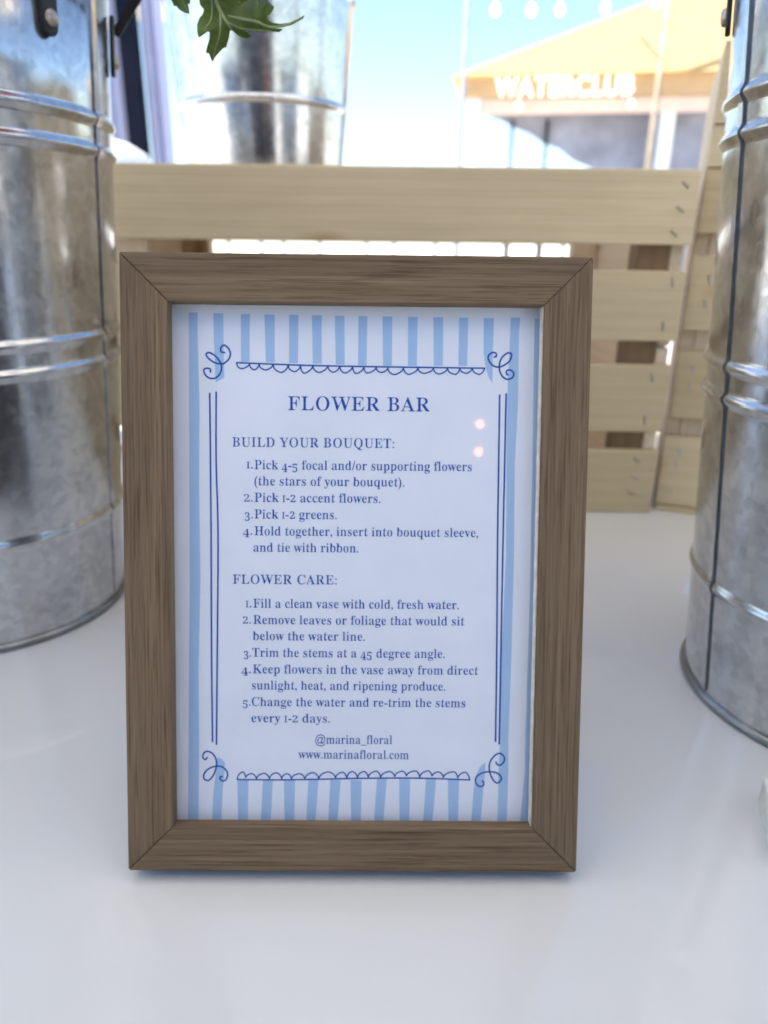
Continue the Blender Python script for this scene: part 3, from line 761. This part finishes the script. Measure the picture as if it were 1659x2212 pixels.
LA = [(380, -260), (430, -150), (420, -60), (440, 50), (470, 88), (480, 112), (462, 160), (430, 200), (405, 270), (407, 350), (422, 402), (470, 375), (520, 335), (543, 347), (540, 430), (520, 490), (503, 560), (510, 576), (527, 560), (545, 605), (570, 662), (590, 620), (640, 560), (690, 510), (713, 512), (722, 480), (745, 400), (755, 330), (770, 318), (800, 345), (850, 385), (905, 412), (950, 415), (988, 396), (960, 360), (920, 330), (950, 319), (1030, 335), (1120, 341), (1200, 341), (1290, 346), (1325, 322), (1310, 311), (1240, 309), (1180, 297), (1270, 297), (1350, 287), (1430, 266), (1500, 224), (1545, 198), (1562, 171), (1530, 184), (1470, 214), (1400, 247), (1300, 260), (1220, 248), (1172, 220), (1155, 185), (1190, 150), (1215, 110), (1232, 76), (1200, 40), (1140, 8), (1120, -60), (1060, -90), (980, -160), (900, -210), (760, -230), (640, -200), (560, -260), (470, -300)]
leaf('leaf', LA, 0.250, lambda a, b: 0.006 * math.sin((a - 620) / 170.0) - 0.010 * max(0, (a - 1000) / 560.0) ** 2 + 0.004 * math.sin(b / 120.0 + a / 300),
     [([(540, -230), (590, -20), (640, 100), (720, 240), (775, 320)], 0.0011, 0.0004), ([(655, 130), (655, 260), (645, 380), (600, 520), (572, 640)], 0.0004, 0.0002), ([(740, 180), (900, 210), (1050, 235), (1180, 285), (1350, 275), (1550, 182)], 0.0006, 0.0003), ([(720, 235), (850, 300), (1000, 320), (1200, 335)], 0.0004, 0.0002), ([(560, -60), (565, 120), (545, 230), (480, 320)], 0.0003, 0.00015)])
LB = [(60, -220), (100, -90), (128, -5), (160, 66), (180, 60), (215, 104), (268, 135), (316, 146), (312, 90), (300, 42), (323, 35), (330, -20), (310, -120), (260, -200), (160, -260)]
leaf('leaf', LB, 0.262, lambda a, b: 0.004 * math.sin((a - 100) / 90.0), [([(150, -240), (200, -80), (270, 60), (305, 130)], 0.0004, 0.00015)])
LC = [(900, -70), (880, -10), (850, 30), (848, 52), (866, 56), (900, 30), (960, -5), (1010, -12), (1050, 20), (1058, 55), (1072, 78), (1078, 60), (1066, 20), (1090, -10), (1130, -50), (1100, -140), (980, -150)]
leaf('leaf', LC, 0.243, lambda a, b: 0.003 * math.sin((a - 900) / 60.0), [([(1000, -130), (1020, -60), (1070, 60)], 0.0003, 0.00015)])
stem_pts = [(-0.215, 0.39, 0.02), (-0.20, 0.375, 0.20), (-0.172, 0.345, 0.345), (-0.135, 0.315, 0.385), (-0.095, 0.298, 0.372), tuple(at(455, -52, 0.25))]
obj('stem', tube([Vector(p) - OR for p in spline(stem_pts, 8)], 0.0021, 8), M_STEM, spg, smooth=True)
obj('petiole', tube([Vector(p) - OR for p in spline([(-0.115, 0.305, 0.381), tuple(at(400, -120, 0.262)), tuple(at(375, -45, 0.262))], 6)], 0.0012, 6), M_STEM, spg, smooth=True)
obj('petiole', tube([Vector(p) - OR for p in spline([(-0.095, 0.298, 0.372), tuple(at(520, -110, 0.244)), tuple(at(545, -25, 0.243))], 6)], 0.0012, 6), M_STEM, spg, smooth=True)
# the bloom that the sprig carries, above the picture
fb = bmesh.new(); fc0 = Vector((-0.045, 0.345, 0.415))
for k in range(5):
    n_ = 22
    for i in range(n_):
        a = 2 * math.pi * (i + 0.5 * k) / n_; el = R(8 + 16 * k); L = 0.046 - 0.005 * k
        d = Vector((math.cos(a) * math.cos(el), math.sin(a) * math.cos(el), math.sin(el))); t = Vector((-math.sin(a), math.cos(a), 0)); nn = d.cross(t)
        q = []
        for s_, w_ in ((0.15, 0.002), (0.5, 0.0042), (0.85, 0.0048), (1.0, 0.0022)):
            c_ = fc0 + d * L * s_ - nn * 0.006 * s_ * s_ + Vector((0, 0, -0.004))
            q.append((fb.verts.new(c_ + t * w_ - OR), fb.verts.new(c_ - t * w_ - OR)))
        for A, B in zip(q[:-1], q[1:]): fb.faces.new((A[0], A[1], B[1], B[0]))
obj('flower_head', fb, M_PETAL, spg, smooth=True)
obj('stem', tube([Vector(p) - OR for p in spline([(-0.20, 0.375, 0.20), (-0.15, 0.36, 0.35), (-0.08, 0.35, 0.395), tuple(fc0)], 8)], 0.002, 8), M_STEM, spg, smooth=True)

# ------------------------------------------------------------------ unseen canopy, added to shade the counter from the sun
cn = tag(empty('shade_canopy', (0, 0, -0.92)), 'unseen cream canopy on navy posts, added to keep the sun off the counter', 'canopy')
cb_ = bmesh.new()
nx, ny = 10, 10
CX0, CX1, CY0, CY1 = -1.9, 1.6, -0.66, 0.66
gr = [[cb_.verts.new((CX0 + (CX1 - CX0) * i / nx, CY0 + (CY1 - CY0) * j / ny, 2.22 + 0.10 * (1 - abs(2 * j / ny - 1)) + 0.012 * math.sin(i * 1.7) * math.sin(j * 1.1))) for j in range(ny + 1)] for i in range(nx + 1)]
for i in range(nx):
    for j in range(ny): cb_.faces.new((gr[i][j], gr[i + 1][j], gr[i + 1][j + 1], gr[i][j + 1]))
co = obj('canopy_cloth', cb_, M_CREAM, cn, smooth=True)
so = co.modifiers.new('thick', 'SOLIDIFY'); so.thickness = 0.003
for px in (CX0 + 0.05, CX1 - 0.05):
    for py in (CY0 + 0.05, CY1 - 0.05):
        obj('post', box(px - 0.025, px + 0.025, py - 0.025, py + 0.025, 0, 2.215), M_NAVY, cn, bevel=0.003)

dbm = bmesh.new(); rows = []  # added unseen dark sheet, reflected in place of the person behind the camera
for i in range(61):
    u = i / 60
    rows.append([dbm.verts.new((-0.62 + 1.05 * u, -0.62 + 0.02 * math.sin(u * 47) + 0.012 * z * math.sin(u * 21), z)) for z in (0.02, 0.5, 1.0, 1.4, 1.60)])
for A, B in zip(rows[:-1], rows[1:]):
    for j in range(4): dbm.faces.new((A[j], B[j], B[j + 1], A[j + 1]))
do = obj('reflection_screen', dbm, M_NAVYCLOTH, cn, smooth=True); s_ = do.modifiers.new('thick', 'SOLIDIFY'); s_.thickness = 0.003
obj('screen_rod', tube([(CX0 + 0.05, -0.62, 1.61), (CX1 - 0.05, -0.62, 1.61)], 0.009, 8), M_DARKMETAL, cn)

# ------------------------------------------------------------------ neighbouring tent at the left: gathered curtains and a navy post
nb = tag(empty('market_tent', (-0.93, 3.0, -0.92)), 'neighbouring tent with white curtains, tinted lilac for shade, gathered beside a navy post', 'tent')
def curtain(x0, x1, y0, amp, nf, m, z1=2.5, y1=None):
    bm = bmesh.new(); N = 60; rows = []
    for i in range(N + 1):
        u = i / N; x = x0 + (x1 - x0) * u; y = y0 + ((y1 or y0) - y0) * u
        rows.append([bm.verts.new((x + 0.3 * amp * math.sin(nf * 6.28 * u + 1), y + amp * math.sin(nf * 6.28 * u + 0.4 * z), z)) for z in (0.02, 0.7, 1.4, 2.0, z1)])
    for A, B in zip(rows[:-1], rows[1:]):
        for j in range(len(A) - 1): bm.faces.new((A[j], B[j], B[j + 1], A[j + 1]))
    o = obj('curtain', bm, m, nb, smooth=True); s_ = o.modifiers.new('thick', 'SOLIDIFY'); s_.thickness = 0.003; return o
obj('post', box(-0.045, 0.018, -0.02, 0.04, 0, 2.6), M_NAVY, nb, bevel=0.004)
curtain(0.0, 0.085, 0.10, 0.012, 2.2, M_SHADEDWHITE)
curtain(-0.092, -0.012, 0.09, 0.010, 2.0, M_TAUPE)
curtain(-0.150, -0.072, 0.06, 0.012, 2.0, M_SHADEDWHITE)
curtain(-0.9, -0.155, 0.10, 0.03, 7, M_SHADEDWHITE)
rb = bmesh.new()
rv_ = [rb.verts.new(p) for p in ((0.10, -0.1, 2.6), (0.10, 3.0, 2.6), (-3.0, 3.0, 2.6), (-3.0, -0.1, 2.6))]; ap = rb.verts.new((-1.45, 1.45, 3.5))
for i in range(4): rb.faces.new((rv_[i], rv_[(i + 1) % 4], ap))
ro = obj('roof', rb, M_CREAM, nb); s_ = ro.modifiers.new('thick', 'SOLIDIFY'); s_.thickness = 0.004
for px, py in ((-1.0, 2.95), (-2.95, 2.95), (-2.95, -0.05)):
    obj('post', box(px - 0.03, px + 0.03, py - 0.03, py + 0.03, 0, 2.595), M_NAVY, nb)

# white rounded planter on a side table, behind the left bucket
tb_ = tag(empty('side_table', (-0.66, 1.75, -0.92)), 'white side table under the rounded planter behind the left bucket', 'table')
obj('tabletop', box(-0.22, 0.22, -0.22, 0.22, 0.90, 0.93), M_WHITEPAINT, tb_, bevel=0.004)
for sx in (-1, 1):
    for sy in (-1, 1): obj('leg', box(sx * 0.19 - 0.02, sx * 0.19 + 0.02, sy * 0.19 - 0.02, sy * 0.19 + 0.02, 0, 0.899), M_WHITEPAINT, tb_)
pl = tag(obj('planter', lathe([(0, 0), (0.085, 0), (0.10, 0.02), (0.112, 0.12), (0.124, 0.25), (0.130, 0.33), (0.128, 0.352), (0.115, 0.372), (0.08, 0.392), (0.04, 0.402), (0, 0.405)], 64), M_CERAMIC, None, (-0.645, 1.72, 0.008), smooth=True),
    'white rounded ceramic planter with a domed top beside the navy post', 'planter')

# ------------------------------------------------------------------ railing beyond the crates
rg = tag(empty('metal_railing', (0, 4.4, -0.92)), 'pale metal railing with thin balusters seen through the crate gap', 'railing')
obj('top_rail', box(-2.4, 2.4, -0.025, 0.025, 1.165, 1.20), M_RAIL, rg, bevel=0.004)
obj('bottom_rail', box(-2.4, 2.4, -0.02, 0.02, 0.10, 0.13), M_RAIL, rg, bevel=0.004)
x = -2.35
bal = None; k = 0
for i in range(23):
    o = obj('baluster', bal or box(-0.009, 0.009, -0.009, 0.009, 0.131, 1.164), M_RAIL, rg, (x, 0, 0)); bal = o.data
    x += (0.13, 0.21, 0.27, 0.16, 0.24, 0.12, 0.30, 0.19)[i % 8]

# ------------------------------------------------------------------ pavilion with the yellow canopy
PV = Vector((0.90, 10.0, -0.92))
pv_ = tag(empty('pavilion', tuple(PV), (0, 0, R(-9))), 'yellow canopied pavilion with white lit lettering above its shaded counter', 'pavilion')
ZE = 2.1 + 0.92
rf = bmesh.new()
c4 = [rf.verts.new(p) for p in ((-0.12, -0.12, ZE), (5.6, -0.12, ZE), (5.6, 2.1, ZE), (-0.12, 2.1, ZE))]; ap = rf.verts.new((2.75, 1.0, 4.17))
for i in range(4): rf.faces.new((c4[i], c4[(i + 1) % 4], ap))
ro = obj('roof', rf, M_YELLOW, pv_); s_ = ro.modifiers.new('thick', 'SOLIDIFY'); s_.thickness = 0.01
def slab(name, x0, x1, y0, y1, z0, z1, m): return obj(name, box(x0, x1, y0, y1, z0 + 0.92, z1 + 0.92), m, pv_)
slab('valance', 0.0, 5.48, -0.02, 0.0, 1.88, 2.10, M_VALANCE)
slab('valance', 5.46, 5.48, 0.002, 2.0, 1.88, 2.10, M_VALANCE)
slab('beam', 0.24, 5.40, 0.05, 0.15, 1.72, 1.875, M_PEACH)
slab('post', 0.03, 0.23, 0.03, 0.2, -0.92, 2.05, M_WHITEPAINT)
slab('post', 2.30, 2.42, 0.16, 0.28, -0.92, 2.0, M_MESH)
slab('post', 2.42, 2.58, 0.155, 0.3, -0.92, 2.0, M_WHITEPAINT)
for px, py in ((5.36, 0.1), (0.12, 1.96), (5.36, 1.96)): slab('post', px - 0.08, px + 0.08, py - 0.08, py + 0.08, -0.92, 2.05, M_WHITEPAINT)
# drawn-back curtain closing the far side, its edge swept in a curve
pts = [(0.10, 1.80), (0.28, 1.70), (0.46, 1.66), (0.62, 1.57), (0.82, 1.50), (0.98, 1.40), (1.18, 1.33), (1.36, 1.20), (1.62, 1.10), (1.64, -0.9), (5.1, -0.9), (5.1, 2.0), (0.15, 2.0)]
cb2 = prism([(a * 1.06, 0.2 + (b - 0.2) * 1.04 + 0.92) for a, b in pts], 0.50, 0.53)
obj('curtain', cb2, M_MESH, pv_)
for xx in (0.62, 1.06): slab('mullion', xx, xx + 0.035, 0.44, 0.475, -0.92, 1.70, M_NAVY)
lc = bpy.data.curves.new('sign_lettering', 'FONT'); lc.body = 'WATERCLUB'; lc.size = 0.30; lc.extrude = 0.02; lc.offset = 0.004; lc.space_character = 1.12
lo = bpy.data.objects.new('sign_tmp', lc); COL.objects.link(lo); bpy.context.view_layer.update()
lm = bpy.data.meshes.new_from_object(lo.evaluated_get(bpy.context.evaluated_depsgraph_get())); bpy.data.objects.remove(lo)
xs = [v.co.x for v in lm.vertices]; ks = 1.62 / (max(xs) - min(xs))
for v in lm.vertices: v.co.x = (v.co.x - min(xs)) * ks
lm.materials.clear()
obj('sign_lettering', lm, M_LETTERS, pv_, (0.40, -0.045, 1.885 + 0.92), (R(90), 0, 0))
for xx in (0.70, 2.02):
    obj('globe_lamp', lathe([(0, -0.055), (0.036, -0.042), (0.055, 0), (0.036, 0.042), (0, 0.055)], 20), M_WHITEPAINT, pv_, (xx, -0.03, 1.79 + 0.92), smooth=True)

# ------------------------------------------------------------------ poles and string lights
def pole(label, x, y, h, r=0.03, m=M_POLE):
    p = tag(empty('light_pole', (x, y, -0.92)), label, 'pole', 'thin poles carrying the string lights')
    obj('shaft', tube([(0, 0, 0), (0, 0, h)], r, 10), m, p, smooth=True)
    return p
pole('slim grey light pole standing at the corner post of the pavilion', 0.86, 9.4, 4.6, 0.028, M_MESH)
p2 = pole('slim brown light pole with a short diagonal brace before the yellow roof', 3.10, 9.4, 4.6, 0.032)
obj('brace', tube([(-0.30, 0.0, 3.36), (0, 0.0, 3.10)], 0.02, 8), M_POLE, p2)
wz = 3.08
lamps = [(1.175, 'first'), (1.58, 'second'), (1.895, 'third'), (2.40, 'fourth'), (2.955, 'fifth')]
zz = [2.645, 2.645, 2.655, 2.675, 2.73]
cat_ = [(0.86, 9.4, 2.98), (1.9, 9.4, 2.83), (3.10, 9.4, 3.05)]
tag(obj('light_cable', tube(spline(cat_, 10), 0.006, 6), M_MESH), 'dark cable strung between the two slim light poles', 'cable')
bulb_me = None; sock_me = None
labs = ['leftmost warm bulb hanging from the string light cable near the grey pole', 'second warm bulb from the left on the string light cable', 'middle warm bulb of the string light cable, third from the left', 'fourth warm bulb from the left on the string light cable', 'rightmost warm bulb on the cable, right above the yellow roof slope']
for (bx, _), bz, lab in zip(lamps, zz, labs):
    b = tag(empty('string_bulb', (bx, 9.4, bz)), lab, 'bulb', 'warm bulbs on the string lights')
    o = obj('glass_bulb', bulb_me or lathe([(0, -0.046), (0.022, -0.038), (0.038, -0.012), (0.038, 0.012), (0.026, 0.042), (0.02, 0.06), (0, 0.06)], 20), M_BULB, b, smooth=True); bulb_me = o.data
    o = obj('socket', sock_me or lathe([(0, 0.061), (0.018, 0.061), (0.018, 0.11), (0.005, 0.12), (0.005, 0.2), (0, 0.2)], 12), M_MESH, b); sock_me = o.data

# two small warm fairy bulbs hanging behind the camera: the frame's glass mirrors them
for p, lab in (((0.1125, -0.2808, 0.3364), 'upper of the two small peach bulbs mirrored in the frame glass'), ((0.1118, -0.2906, 0.3074), 'lower of the two small peach bulbs mirrored in the frame glass')):
    b = tag(empty('fairy_bulb', p), lab, 'bulb', 'peach fairy bulbs mirrored in the glass')
    obj('glass_bulb', lathe([(0, -0.0046), (0.0023, -0.0040), (0.0040, -0.0023), (0.0046, 0), (0.0040, 0.0023), (0.0023, 0.0040), (0, 0.0046)], 24), M_SPOT, b, smooth=True)
    obj('wire', tube([(0, 0, 0.0047), (0.012, -0.006, 0.3), (0.004, -0.004, 0.98)], 0.0006, 6), M_DARKMETAL, b)
